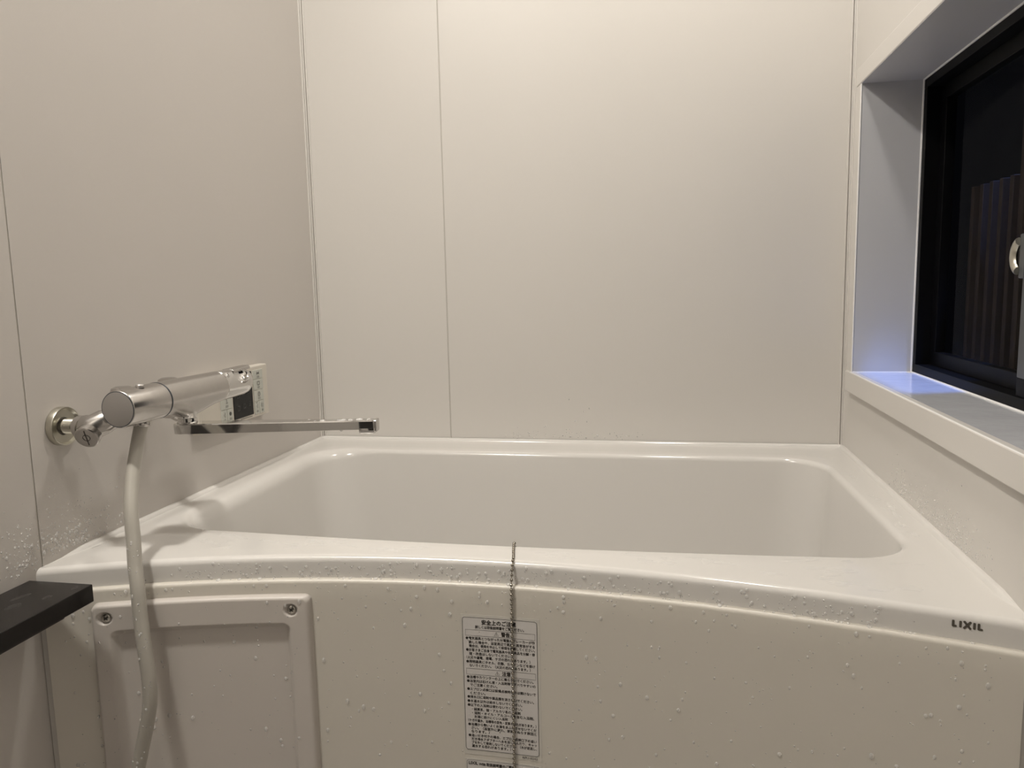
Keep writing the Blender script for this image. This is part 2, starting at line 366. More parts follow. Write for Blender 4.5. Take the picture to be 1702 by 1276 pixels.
# ------------------------------------------------------------------ bathtub
tub = tag(empty('bathtub', (0.6, 0.5, FLOOR)), 'white built-in bathtub with inward curving front apron', 'bathtub')
NF, NS = 96, 48
def lerp(a, b, t): return a + (b - a) * t
DB = D - 0.0008
outer = [Vector((W * i / NF, E(W * i / NF), 0)) for i in range(NF)]
outer += [Vector((W, lerp(E(W), DB, i / NS), 0)) for i in range(NS)]
outer += [Vector((W * (1 - i / NF), DB, 0)) for i in range(NF)]
outer += [Vector((0, lerp(DB, E(0), i / NS), 0)) for i in range(NS)]
NT = len(outer)
def inner_outline(x0, x1, y0, y1, bow, r, slant):
    """rounded outline, front side bowed by `bow` towards the viewer; each quarter starts mid-corner"""
    def front(x): u = (x - (x0 + x1) / 2) / ((x1 - x0) / 2); return y0 + bow * u * u
    def arc(cx, cy, a0, a1, n=24): return [Vector((cx + r * math.cos(math.radians(lerp(a0, a1, i / n))), cy + r * math.sin(math.radians(lerp(a0, a1, i / n))), 0)) for i in range(n + 1)]
    fy = front(x0 + r)
    FL = arc(x0 + r, fy + r, 180, 270); FR = arc(x1 - r + slant, front(x1 - r) + r, 270, 360)
    BR = arc(x1 - r - slant, y1 - r, 0, 90); BL = arc(x0 + r, y1 - r, 90, 180)
    mid = 12
    segs = [FL[mid:] + [Vector((lerp(x0 + r, x1 - r, i / 40), front(lerp(x0 + r, x1 - r, i / 40)), 0)) for i in range(1, 40)] + FR[:mid + 1],
            FR[mid:] + BR[:mid + 1], BR[mid:] + BL[:mid + 1], BL[mid:] + FL[:mid + 1]]
    out = []
    for s, n in zip(segs, (NF, NS, NF, NS)):
        acc = [0]
        for a, b in zip(s, s[1:]): acc.append(acc[-1] + (b - a).length)
        j = 0
        for i in range(n):
            t = acc[-1] * i / n
            while acc[j + 1] < t: j += 1
            out.append(s[j].lerp(s[j + 1], (t - acc[j]) / max(1e-9, acc[j + 1] - acc[j])))
    return out
inn = inner_outline(0.066, 1.137, 0.207, 0.790, 0.020, 0.085, 0.006)
def normals(L):
    n = len(L); out = []
    for i in range(n):
        t = (L[(i + 1) % n] - L[i - 1]).normalized(); out.append(Vector((t.y, -t.x, 0)))
    return out
nrm = normals(inn)
# fillet radius: soft on the tap side, tighter elsewhere
frad = []
for i, p in enumerate(inn):
    a = max(0.0, min(1.0, (0.20 - p.x) / 0.12)); b = max(0.0, min(1.0, (p.y - 0.20) / 0.10))
    frad.append(lerp(0.011, 0.030, a * a * (3 - 2 * a) * b))
loops = []
for o, z in ((0.0, 0.0055), (0.004, 0.0055), (0.0065, 0.0045), (0.009, 0.0005), (0.014, 0.0)):
    L = []
    for i, p in enumerate(outer):
        fr = i < NF
        k = max(0.0, min(1.0, (p.y - 0.06) / 0.06)); k = 0 if fr else k * k * (3 - 2 * k)
        q = Vector((min(max(p.x, o * (0.15 + 0.85 * k)), W - o * (0.15 + 0.85 * k)), min(p.y, DB - o), z * k)); L.append(q)
    loops.append(L)
last = loops[-1]
ring_in = [inn[i] + nrm[i] * frad[i] for i in range(NT)]
for t in (0.35, 0.7): loops.append([last[i].lerp(ring_in[i], t) for i in range(NT)])
for k in range(0, 9):
    a = math.radians(86 * k / 8)
    loops.append([inn[i] + nrm[i] * (frad[i] * (1 - math.sin(a))) + Vector((0, 0, -frad[i] * (1 - math.cos(a)))) for i in range(NT)])
DEPTH = 0.44
top = loops[-1]; inset = inner_outline(0.115, 1.10, 0.245, 0.755, 0.012, 0.10, 0.0)
for t in (0.12, 0.3, 0.5, 0.7, 0.85):
    loops.append([Vector((lerp(top[i].x, inset[i].x, t), lerp(top[i].y, inset[i].y, t), lerp(top[i].z, -DEPTH + 0.05, t))) for i in range(NT)])
cx, cy = 0.6, 0.5
for k in range(0, 7):
    a = math.radians(90 * k / 6)
    loops.append([inset[i].lerp(Vector((cx, cy, 0)), 0.14 * (1 - math.cos(a))) + Vector((0, 0, -DEPTH + 0.05 * (1 - math.sin(a)))) for i in range(NT)])
bm = bmesh.new(); vs = rings(bm, loops, True, cap=False)
bm.faces.new(vs[-1])
# rounded front edge and fascia
R = 0.009; prev = [vs[0][i] for i in range(NF + 1)]
prof = [(-R * math.sin(math.radians(15 * k)), -R * (1 - math.cos(math.radians(15 * k)))) for k in range(1, 7)] + [(FASC - 0.001, -0.020), (FASC - 0.001, -0.036)]
for dy, z in prof:
    cur = [bm.verts.new((W * i / NF, E(W * i / NF) + dy, z)) for i in range(NF + 1)]
    for i in range(NF): bm.faces.new((prev[i], prev[i + 1], cur[i + 1], cur[i]))
    prev = cur
for i in (0, NF): vs[0][i].co.z = 0
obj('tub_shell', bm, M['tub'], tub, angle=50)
# apron panel below the fascia
bm = bmesh.new(); xa, xb, NA = 0.011, W - 0.011, 96
pr = [(-0.004, -0.0345), (-0.0065, -0.0325), (-0.0085, -0.0305)]
pr += [(-0.0105, -0.030)] + [(-0.0125 - 0.0055 * math.sin(math.radians(a)), -0.0302 - 0.0055 * (1 - math.cos(math.radians(a)))) for a in (0, 22, 45, 67, 90)]
pr += [(APR, -0.06), (APR, -0.15), (APR, -0.30), (APR, FLOOR + 0.06), (APR + 0.006, FLOOR + 0.05), (APR + 0.006, FLOOR)]
L = [[Vector((lerp(xa, xb, i / NA), E(lerp(xa, xb, i / NA)) + dy, z)) for i in range(NA + 1)] for dy, z in pr]
Lb = [[Vector((lerp(xa, xb, i / NA), E(lerp(xa, xb, i / NA)) + 0.010, z)) for i in range(NA + 1)] for z in (FLOOR, -0.0345)]
rings(bm, L + Lb, closed=False, cap=False)
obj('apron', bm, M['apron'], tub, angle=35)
for x0, x1 in ((0.0005, 0.0115), (W - 0.0115, W - 0.0005)):
    xm = (x0 + x1) / 2
    boxo('side_filler', M['trim'], (x0, x1, E(xm) + APR + 0.004, E(xm) + 0.02, FLOOR, -0.036), tub, bevel=0.001)

# access panel: raised frame, recessed field
PX0, PX1, PZ0, PZ1 = 0.067, 0.3485, -0.445, -0.0495
IX0, IX1, IZ0, IZ1 = 0.0885, 0.3225, -0.415, -0.0865
SCR = [(0.0852, -0.0695), (0.3230, -0.0695), (0.0852, -0.428), (0.3230, -0.428)]
def sdf(x, z, x0, x1, z0, z1, r):
    qx = abs(x - (x0 + x1) / 2) - (x1 - x0) / 2 + r; qz = abs(z - (z0 + z1) / 2) - (z1 - z0) / 2 + r
    return math.hypot(max(qx, 0), max(qz, 0)) + min(max(qx, qz), 0) - r
def sst(a, b, v): t = max(0, min(1, (v - a) / (b - a))); return t * t * (3 - 2 * t)
PH = 0.010
def ph(x, z):
    d = -sdf(x, z, PX0, PX1, PZ0, PZ1, 0.010)
    h = PH * math.sqrt(max(0, 1 - (1 - max(0, min(1, d / 0.006))) ** 2))
    e = -sdf(x, z, IX0, IX1, IZ0, IZ1, 0.012)
    h -= 0.0085 * sst(0.0, 0.010, e)
    for sx, sz in SCR:
        r = math.hypot(x - sx, z - sz)
        if r < 0.012: h -= 0.0045 * (1 - sst(0.0075, 0.0092, r))
    return h
bm = bmesh.new(); nx, nz = 190, 200
def pgrid(n, a, b): return [lerp(a, b, i / n) for i in range(n + 1)]
gx = pgrid(nx, PX0, PX1)
gz = pgrid(120, PZ1, PZ1 - 0.075) + pgrid(60, PZ1 - 0.075, PZ0 + 0.055)[1:] + pgrid(40, PZ0 + 0.055, PZ0)[1:]
L = [[Vector((x, E(x) + APR + 0.0004 - ph(x, z), z)) for x in gx] for z in gz]
rings(bm, L, closed=False, cap=False)
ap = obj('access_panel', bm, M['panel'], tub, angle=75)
for sx, sz in SCR:
    yb = E(sx) + APR - PH + 0.0045; dE = (E(sx + .01) - E(sx - .01)) / 0.02
    ax = Vector((dE, -1, 0)).normalized()
    bm = bmesh.new(); lathe(bm, (sx, yb, sz), ax, [(0, 0.0056), (0.0016, 0.0056), (0.0026, 0.0044), (0.0030, 0.0022), (0.0020, 0.0016), (0.0010, 0.0002)], 24)
    s = obj('screw', bm, M['screw'], ap)
    u, v = frame_for(ax); bm = bmesh.new()
    for d1, d2 in ((u + v, u - v), (u - v, u + v)):
        d1 = d1.normalized(); d2 = d2.normalized(); c = Vector((sx, yb, sz)) + ax * 0.0026
        q = [c + d1 * a + d2 * b + ax * e for e in (0, 0.0005) for a, b in ((-0.0032, -0.0006), (0.0032, -0.0006), (0.0032, 0.0006), (-0.0032, 0.0006))]
        q = [bm.verts.new(p) for p in q]
        for f in ((0, 1, 2, 3), (4, 5, 6, 7), (0, 1, 5, 4), (1, 2, 6, 5), (2, 3, 7, 6), (3, 0, 4, 7)): bm.faces.new([q[i] for i in f])
    obj('cross_slot', bm, M['ink'], s, smooth=False)

# ------------------------------------------------------------------ lettering helpers
_dg = None
def text_mesh(s, size, bold=0.0):
    cu = bpy.data.curves.new('txt', 'FONT'); cu.body = s; cu.size = size; cu.resolution_u = 2
    o = bpy.data.objects.new('txt', cu); COL.objects.link(o); bpy.context.view_layer.update()
    ev = o.evaluated_get(bpy.context.evaluated_depsgraph_get()); me = ev.to_mesh()
    V = [v.co.copy() for v in me.vertices]; F = [list(p.vertices) for p in me.polygons]
    ev.to_mesh_clear(); bpy.data.objects.remove(o); bpy.data.curves.remove(cu)
    return V, F
def add_text(bm, s, size, x, zc, place, align='L', width=None, bold=0.0):
    """x, zc: left edge (or centre / right edge) and centre line; place maps (u, v) to the surface"""
    V, F = text_mesh(s, size, bold)
    if not V: return
    a = min(v.x for v in V); b = max(v.x for v in V)
    k = 1.0 if width is None else width / (b - a)
    w = (b - a) * k; ox = x if align == 'L' else x - w / 2 if align == 'C' else x - w
    bd = bold * size                     # heavier strokes: struck several times, slightly shifted
    for sx_, sz_ in (((-bd, 0), (bd, 0), (0, bd), (0, -bd)) if bold else ((0, 0),)):
        vs = [bm.verts.new(place(ox + sx_ + (v.x - a) * k, zc + sz_ + v.y - 0.36 * size)) for v in V]
        for f in F:
            try: bm.faces.new([vs[i] for i in f])
            except ValueError: pass
def add_strip(bm, pts, w, place, closed=True):
    n = len(pts); ins, outs = [], []
    for i in range(n):
        p = Vector(pts[i]); a = Vector(pts[i - 1] if closed or i else pts[i]); b = Vector(pts[(i + 1) % n] if closed or i < n - 1 else pts[i])
        t = (b - a).normalized(); nn = Vector((-t.y, t.x))
        ins.append(bm.verts.new(place(*(p + nn * w / 2)))); outs.append(bm.verts.new(place(*(p - nn * w / 2))))
    for i in range(n if closed else n - 1):
        j = (i + 1) % n; bm.faces.new((ins[i], ins[j], outs[j], outs[i]))
def rrect(x0, x1, z0, z1, r, n=6):
    out = []
    for cx_, cz_, a0 in ((x1 - r, z1 - r, 0), (x0 + r, z1 - r, 90), (x0 + r, z0 + r, 180), (x1 - r, z0 + r, 270)):
        for i in range(n + 1):
            a = math.radians(a0 + 90 * i / n); out.append((cx_ + r * math.cos(a), cz_ + r * math.sin(a)))
    return out
def subdiv_line(pts, step=0.012):
    out = []
    for i in range(len(pts)):
        a, b = Vector(pts[i]), Vector(pts[(i + 1) % len(pts)]); k = max(1, int((b - a).length / step))
        out += [tuple(a.lerp(b, j / k)) for j in range(k)]
    return out
def on_face(off, base=APR): return lambda x, z: Vector((x, E(x) + base - off, z))
def sheet(bm, x0, x1, z0, z1, place, back, n=14):
    L = [[place(lerp(x0, x1, i / n), z) for i in range(n + 1)] for z in (z1, z0)]
    B = [[back(lerp(x0, x1, i / n), z) for i in range(n + 1)] for z in (z0, z1)]
    vs = rings(bm, L + B + [L[0]], closed=False, cap=False)

# ------------------------------------------------------------------ safety sticker
SX0, SX1, SZ1 = 0.5535, 0.6608, -0.0725
SZ0 = SZ1 - 0.2005
bm = bmesh.new(); sheet(bm, SX0, SX1, SZ0, SZ1, on_face(0.00035), on_face(0.0001))
st = obj('safety_sticker', bm, M['film'], tub, angle=60)
st['label'] = 'white safety sticker printed with black Japanese text'
bm = bmesh.new(); sheet(bm, SX0 + 0.0022, SX1 - 0.0035, SZ1 - 0.1935, SZ1 - 0.0035, on_face(0.00055), on_face(0.00036)); obj('print_field', bm, M['paper'], st, angle=60)
P1 = on_face(0.0008)
bm = bmesh.new()
add_strip(bm, subdiv_line(rrect(SX0 + 0.0024, SX1 - 0.0037, SZ1 - 0.1933, SZ1 - 0.0037, 0.0035)), 0.00055, P1)
obj('border_line', bm, M['ink'], st, smooth=False)
bm = bmesh.new(); LX = SX0 + 0.0062; RX = SX1 - 0.0065; FW = RX - LX
for zt, zb in ((21.0, 29.3), (76.0, 84.4)):
    add_strip(bm, subdiv_line([(LX, SZ1 - zb / 1000), (RX, SZ1 - zb / 1000), (RX, SZ1 - zt / 1000), (LX, SZ1 - zt / 1000)]), 0.0004, P1)
obj('heading_box', bm, M['ink'], st, smooth=False)
bm = bmesh.new(); mx = (SX0 + SX1) / 2 - 0.0005
add_text(bm, '安全上のご注意', 0.0072, mx - 0.001, SZ1 - 0.0100, P1, 'C', 0.0465, 0.036)
add_text(bm, '詳しくは取扱説明書をご覧ください。', 0.0046, mx, SZ1 - 0.0168, P1, 'C', 0.0665, 0.026)
for zc, s in ((25.2, '警告'), (80.3, '注意')):
    add_text(bm, s, 0.0066, mx + 0.0022, SZ1 - zc / 1000, P1, 'L', 0.0115, 0.036)
    c = (mx - 0.0045, SZ1 - zc / 1000)
    tri = [(c[0] - 0.0030, c[1] - 0.0024), (c[0] + 0.0030, c[1] - 0.0024), (c[0], c[1] + 0.0028)]
    add_strip(bm, tri, 0.0005, P1); add_strip(bm, [(c[0], c[1] + 0.0010), (c[0], c[1] - 0.0006)], 0.0006, P1, False)
    add_strip(bm, [(c[0], c[1] - 0.0011), (c[0], c[1] - 0.0017)], 0.0006, P1, False)
def disc(bm, x, z, r, place, n=14):
    bm.faces.new([bm.verts.new(place(x + r * math.cos(2 * math.pi * i / n), z + r * math.sin(2 * math.pi * i / n))) for i in range(n)])
# (distance below the top edge in mm, bullet, indent in characters, text, fills the line?)
LINES = [(33.0, 1, 1, '電気器具とつながった分電盤のブレーカーが作', 1), (38.6, 0, 1, '動した場合や、浴室周辺で異臭・異常音がする', 1),
         (43.8, 0, 1, '場合は、使用を中止して修理を依頼してください。', 1), (49.4, 1, 1, 'お客さまご自身で電気器具や住設商品を分解・修', 1),
         (54.8, 0, 1, '理・改造はしないでください。', 0), (60.2, 0, 0, '（火災や漏電、感電、ケガの恐れがあります。）', 0.93),
         (66.0, 1, 1, '照明器具にタオル、衣類、カーテンなどを掛け', 1), (71.4, 0, 1, 'ないでください。（火災の恐れがあります。）', 0.93),
         (88.0, 1, 1, '浴槽やカウンターの上に乗らないでください。', 0.97), (93.8, 1, 1, '浴室内は石けん液・入浴剤等ですべりやすいの', 1),
         (99.3, 0, 1, 'でご注意ください。', 0), (105.2, 1, 1, 'エプロン点検口は設備点検時以外は開けないで', 1),
         (111.0, 0, 1, 'ください。', 0), (116.4, 1, 1, '排水口に溶剤や薬品類を流さないでください。', 0.97),
         (122.4, 1, 1, '水道水以外は給水しないでください。', 0), (128.2, 1, 1, '以下の入浴剤は使わないでください。', 0),
         (134.2, 0, 1.4, '・硫黄系、酸・アルカリ系の入浴剤', 0), (139.6, 0, 1.4, '・溶剤・オイル・アルコールを含む入浴剤、', 0.97),
         (144.8, 0, 2.2, 'お湯に溶けにくい入浴剤', 0), (150.4, 0, 0, '（ケガや漏水、浴槽等の変色・変質の恐れがあります。）', 1),
         (156.2, 1, 1, '浴槽から勢いよくお湯をあふれさせないでくだ', 1), (161.4, 0, 1, 'さい。（浴室外に漏れ、家財をぬらす原因と', 1),
         (166.4, 0, 1, 'なります。）', 0), (172.2, 1, 1, '追いだき付きの場合、エプロン点検口下の追い', 1),
         (177.4, 0, 1, 'だき排水アダプターへ水を流し込んだり、キャッ', 1), (182.6, 0, 1, 'プを外して使用しないでください。（水が逆流し、', 1),
         (187.6, 0, 1, '漏水する恐れがあります。）', 0)]
EM = 0.0043
for zt, bul, ind, s, fill in LINES:
    z = SZ1 - zt / 1000; x = LX + 0.0004 + ind * 0.0040
    if bul: disc(bm, LX + 0.0020, z, 0.0019, P1)
    wd_ = (RX - x) * (fill if fill else 0) - 0.0003
    add_text(bm, s, EM * 1.06, x, z, P1, 'L', wd_ if fill else len(s) * 0.00418, 0.020)
add_text(bm, 'RPU-0242', 0.0042, SX1 - 0.0060, SZ1 - 0.1968, P1, 'R', 0.0205, 0.0)
obj('printed_text', bm, M['ink'], st, smooth=False)
# second sticker just below
TZ1 = SZ1 - 0.2065
bm = bmesh.new(); sheet(bm, SX0 + 0.0005, SX1 + 0.0005, TZ1 - 0.055, TZ1, on_face(0.00035), on_face(0.0001))
s2 = obj('web_manual_sticker', bm, M['film'], tub, angle=60); s2['label'] = 'second white sticker with a company name heading, below the safety sticker'
bm = bmesh.new(); sheet(bm, SX0 + 0.0027, SX1 - 0.0030, TZ1 - 0.052, TZ1 - 0.0018, on_face(0.00055), on_face(0.00036)); obj('print_field', bm, M['paper'], s2, angle=60)
bm = bmesh.new(); add_strip(bm, subdiv_line(rrect(SX0 + 0.0029, SX1 - 0.0032, TZ1 - 0.0518, TZ1 - 0.0020, 0.003)), 0.0004, P1)
add_text(bm, 'LIXIL', 0.0062, SX0 + 0.0055, TZ1 - 0.0063, P1, 'L', 0.0125, 0.03)
add_text(bm, 'WEB 取扱説明書のご案内', 0.0050, SX0 + 0.0195, TZ1 - 0.0072, P1, 'L', 0.050, 0.03)
obj('printed_text', bm, M['ink'], s2, smooth=False)

# maker's name on the fascia: L I X I L from rounded bars
bm = bmesh.new(); PL = on_face(0.0005, FASC - 0.001)
def bar(x0, z0, x1, z1, w):
    a, b = Vector((x0, z0)), Vector((x1, z1)); t = (b - a).normalized(); n = Vector((-t.y, t.x)) * w / 2
    pts = [a - n, b - n, b + n, a + n]; c = sum(pts, Vector((0, 0))) / 4; out = []
    for i, p in enumerate(pts):
        for q in (pts[i - 1], pts[(i + 1) % 4]): out.append(p + (q - p).normalized() * w * 0.28)
    f = bm.faces.new([bm.verts.new(PL(*p)) for p in out])
LXo, LZ, h, w = 1.1262, -0.0122, 0.0076, 0.0024
bar(LXo + w / 2, LZ - h / 2, LXo + w / 2, LZ + h / 2, w); bar(LXo + 0.0004, LZ - h / 2 + w / 2 - .0002, LXo + 0.0046, LZ - h / 2 + w / 2 - .0002, w)
bar(LXo + 0.0078, LZ - h / 2, LXo + 0.0078, LZ + h / 2, w)
bar(LXo + 0.0107, LZ - h / 2 - .0006, LXo + 0.0172, LZ + h / 2 + .0004, w); bar(LXo + 0.0107, LZ + h / 2 + .0004, LXo + 0.0172, LZ - h / 2 - .0006, w)
bar(LXo + 0.0202, LZ - h / 2, LXo + 0.0202, LZ + h / 2, w)
bar(LXo + 0.0241, LZ - h / 2, LXo + 0.0241, LZ + h / 2, w); bar(LXo + 0.0233, LZ - h / 2 + w / 2 - .0002, LXo + 0.0278, LZ - h / 2 + w / 2 - .0002, w)
obj('maker_logo', bm, M['logo'], tub, smooth=False)['label'] = 'dark grey capital letters on the rim front'

# ------------------------------------------------------------------ ball chain
ch = tag(empty('ball_chain', (0.6245, 0.13, -0.2)), 'steel ball chain hanging over the front rim of the bathtub', 'chain')
br = 0.0022; ex = E(0.6245)
path = catmull([(0.612, 0.2225, -0.075), (0.613, 0.2175, -0.03), (0.6138, 0.2110, -0.002), (0.6145, 0.2030, br + 0.0004), (0.6185, 0.178, br), (0.6235, 0.152, br),
                (0.6245, ex - 0.006, br - 0.001), (0.6246, ex - 0.0125, -0.006), (0.6245, ex - 0.0165, -0.018), (0.6244, ex + APR - br - 0.0006, -0.031), (0.6243, ex + APR - br - 0.001, -0.06),
                (0.6235, ex + APR - br - 0.001, -0.20), (0.6222, ex + APR - br - 0.001, -0.36)], 24)
bm = bmesh.new(); bmesh.ops.create_uvsphere(bm, u_segments=12, v_segments=8, radius=br)
lathe(bm, (0, 0, -0.0034), (0, 0, 1), [(0, 0.0006), (0.0068, 0.0006)], 6)
b0 = obj('bead', bm, M['steel'], ch); first = True
pitch = 0.0064; acc = 0.0; nxt = 0.0
for a, b in zip(path, path[1:]):
    seg = (b - a).length
    while nxt <= acc + seg:
        p = a.lerp(b, (nxt - acc) / seg); q = Vector((0, 0, 1)).rotation_difference((b - a).normalized())
        o = b0 if first else b0.copy()
        if not first: COL.objects.link(o)
        first = False
        o.rotation_mode = 'QUATERNION'; o.rotation_quaternion = q; o.location = p
        nxt += pitch
    acc += seg

# ------------------------------------------------------------------ mixer tap
tap = tag(empty('bath_mixer_tap', (0.0, 0.19, 0.18)), 'chrome wall-mounted thermostatic mixer tap with swivel spout', 'tap')
AX, AZ = 0.105, 0.2085
Y0, YR, YH, Y1 = 0.077, 0.157, 0.307, 0.394
def leg(yw, ywj, name_cap):
    lg = empty('supply_leg', (0.0, yw, 0.182), tap)
    bm = bmesh.new(); lathe(bm, (0.0005, yw, 0.182), (1, 0, 0), [(0, 0.0268), (0.0088, 0.0268), (0.0098, 0.0262), (0.0098, 0.0248), (0.0060, 0.0225), (0.0050, 0.0125)], 48, cap=False); obj('wall_flange', bm, M['nickel'], lg)
    pr_ = [(0, 0.0095)]
    for i in range(12): pr_ += [(0.006 + i * 0.0022, 0.0105), (0.0071 + i * 0.0022, 0.0095)]
    bm = bmesh.new(); lathe(bm, (0.004, yw, 0.182), (1, 0, 0), pr_ + [(0.036, 0.0095)], 28); obj('threaded_nipple', bm, M['nickel'], lg)
    j = Vector((0.052, yw - 0.004, 0.181)); k = Vector((AX - 0.010, ywj, AZ - 0.002))
    bm = bmesh.new(); tube(bm, catmull([(0.030, yw, 0.182), (0.042, yw - 0.001, 0.1815), j, j.lerp(k, 0.35) + Vector((0.002, -0.002, 0.0)), j.lerp(k, 0.7), k], 6),
                           [0.0150] * 6 + [0.0164] * 6 + [0.0170] * 6 + [0.0158] * 6 + [0.0140] * 7, 28); obj('crank', bm, M['satin'], lg)
    # hexagonal stop valve facing the room
    sg = -1 if name_cap else 1
    d = Vector((0.20, sg, -0.50)).normalized(); c = Vector((0.0540, yw + sg * 0.005, 0.1775))
    bm = bmesh.new(); lathe(bm, c, d, [(0, 0.0150), (0.012, 0.0164), (0.0165, 0.0160), (0.0175, 0.0146), (0.0172, 0.0110)], 32); v_ = obj('stop_valve', bm, M['satin'], lg)
    u, w_ = frame_for(d)
    bm = bmesh.new()
    for r0, r1 in ((0.0044, 0.0050),):
        vsr = [[bm.verts.new(c + d * 0.0177 + (u * math.cos(a) + w_ * math.sin(a)) * r) for a in [2 * math.pi * i / 24 for i in range(24)]] for r in (r0, r1)]
        for i in range(24): bm.faces.new((vsr[0][i], vsr[0][(i + 1) % 24], vsr[1][(i + 1) % 24], vsr[1][i]))
    up = (Vector((0, 0, 1)) - d * d.z).normalized(); sd = d.cross(up)
    q = [c + d * 0.0178 + up * a + sd * b for a, b in ((-0.0120, -0.0004), (0.0120, -0.0004), (0.0120, 0.0004), (-0.0120, 0.0004))]
    bm.faces.new([bm.verts.new(p) for p in q]); obj('screw_slot', bm, M['ink'], lg, smooth=False)
    bm = bmesh.new(); lathe(bm, (0.073, ywj - 0.002, 0.190), (0, 0, 1), [(0, 0.014), (0.002, 0.016), (0.036, 0.016), (0.040, 0.0145), (0.0420, 0.010)], 28); obj('inlet_boss', bm, M['satin'], lg)
    # hex coupling into the body
    m1 = j.lerp(k, 0.45); dd = (k - j).normalized()
    bm = bmesh.new(); lathe(bm, m1, dd, [(0, 0.0165), (0.001, 0.0182), (0.013, 0.0182), (0.014, 0.0165)], 6); obj('hex_nut', bm, M['satin'], lg, smooth=False, bevel=0.0008)
leg(0.0925, 0.132, True); leg(0.262, 0.235, False)
# temperature knob
bm = bmesh.new(); lathe(bm, (AX, Y0, AZ), (0, 1, 0), [(0, 0.0237), (0.0006, 0.0248), (0.002, 0.0256), (YR - Y0 - 0.0012, 0.0260), (YR - Y0, 0.0250)], 64); kb = obj('temperature_knob', bm, M['satin'], tap)
bm = bmesh.new(); lathe(bm, (AX, Y0 + 0.0004, AZ), (0, -1, 0), [(0, 0.0235), (0.0007, 0.0235), (0.0009, 0.0230)], 64); obj('end_cap', bm, M['cap'], kb)
bm = bmesh.new(); lathe(bm, (AX, Y0 + 0.0003, AZ), (0, -1, 0), [(0, 0.0244), (0.0006, 0.0244), (0.0006, 0.0235), (0, 0.0235)], 64, cap=False); obj('end_ring', bm, M['seam'], kb)
bm = bmesh.new(); lathe(bm, (AX + 0.006, Y0 + 0.040, AZ + 0.0248), (0.1, 0, 1), [(0, 0.0058), (0.003, 0.0058), (0.0045, 0.0045)], 20); obj('safety_button', bm, M['cap'], kb)
bm = bmesh.new(); lathe(bm, (AX, YR, AZ), (0, 1, 0), [(0, 0.0248), (0, 0.0263), (0.0016, 0.0263), (0.0016, 0.0248)], 64, cap=False); obj('seam_ring', bm, M['seam'], tap)
# body with a skirt that swells down to the spout outlet
BX, BY = AX, 0.226
bm = bmesh.new(); L = []; n = 64
yb0 = YR + 0.0016
for i in range(41):
    t = i / 40; yy = lerp(yb0, YH, t); r = lerp(0.0261, 0.0246, t ** 1.3); loop = []
    for k in range(n):
        a = 2 * math.pi * k / n; x = math.cos(a); z = math.sin(a)
        low = max(0.0, -z) ** 1.5
        sw = math.exp(-((yy - BY) / 0.050) ** 2) if yy > BY else math.exp(-((yy - BY) / 0.028) ** 2)
        loop.append(Vector((AX + x * r * (1 - 0.12 * low * sw), yy, AZ + z * r - 0.011 * low * sw * sst(0, 0.12, t + 0.02))))
    L.append(loop)
rings(bm, L); obj('tap_body', bm, M['satin'], tap, angle=50)
# flow handle with scooped finger grips
def carve(o, cutters):
    for c in cutters:
        md = o.modifiers.new('cut', 'BOOLEAN'); md.operation = 'DIFFERENCE'; md.object = c; md.solver = 'EXACT'
    bpy.context.view_layer.update()
    me = bpy.data.meshes.new_from_object(o.evaluated_get(bpy.context.evaluated_depsgraph_get()))
    o.modifiers.clear(); o.data = me
    for c in cutters: bpy.data.objects.remove(c)
    try: me.set_sharp_from_angle(angle=math.radians(32))
    except Exception: pass
bm = bmesh.new(); HL = Y1 - YH
lathe(bm, (AX, YH + 0.0008, AZ), (0, 1, 0), [(0, 0.0240), (0.0006, 0.0247), (HL * 0.74, 0.0240), (HL * 0.86, 0.0228), (HL * 0.94, 0.0200), (HL * 0.985, 0.0165), (HL, 0.0120)], 72)
fh = obj('flow_handle', bm, M['chrome'], tap, angle=35)
cuts = []
for cx_, cy_, cz_, rx_, ry_, rz_, ang in ((AX + 0.0210, YH + 0.048, AZ + 0.0170, 0.0140, 0.0215, 0.0180, -0.5), (AX + 0.0175, YH + 0.0080, AZ + 0.0230, 0.0070, 0.0090, 0.0090, -0.5)):
    bm = bmesh.new(); bmesh.ops.create_uvsphere(bm, u_segments=48, v_segments=32, radius=1.0)
    bmesh.ops.scale(bm, verts=bm.verts[:], vec=(rx_, ry_, rz_)); bmesh.ops.rotate(bm, verts=bm.verts[:], cent=(0, 0, 0), matrix=Matrix.Rotation(ang, 3, 'Y')); bmesh.ops.translate(bm, verts=bm.verts[:], vec=(cx_, cy_, cz_))
    cuts.append(obj('cutter', bm, M['chrome']))
carve(fh, cuts)
bm = bmesh.new(); L = []
for i in range(9):
    t = i / 8; yy = lerp(Y1 - 0.050, Y1 + 0.008, t); hw = lerp(0.012, 0.0085, t)
    L.append([Vector((AX + c * hw, yy, AZ + 0.0208 + e * 0.0032 + 0.0015 * t)) for c, e in ((-1, -1), (1, -1), (1, 0.3), (0.7, 1), (-0.7, 1), (-1, 0.3))])
rings(bm, L); obj('thumb_tab', bm, M['satin'], fh, bevel=0.0008)
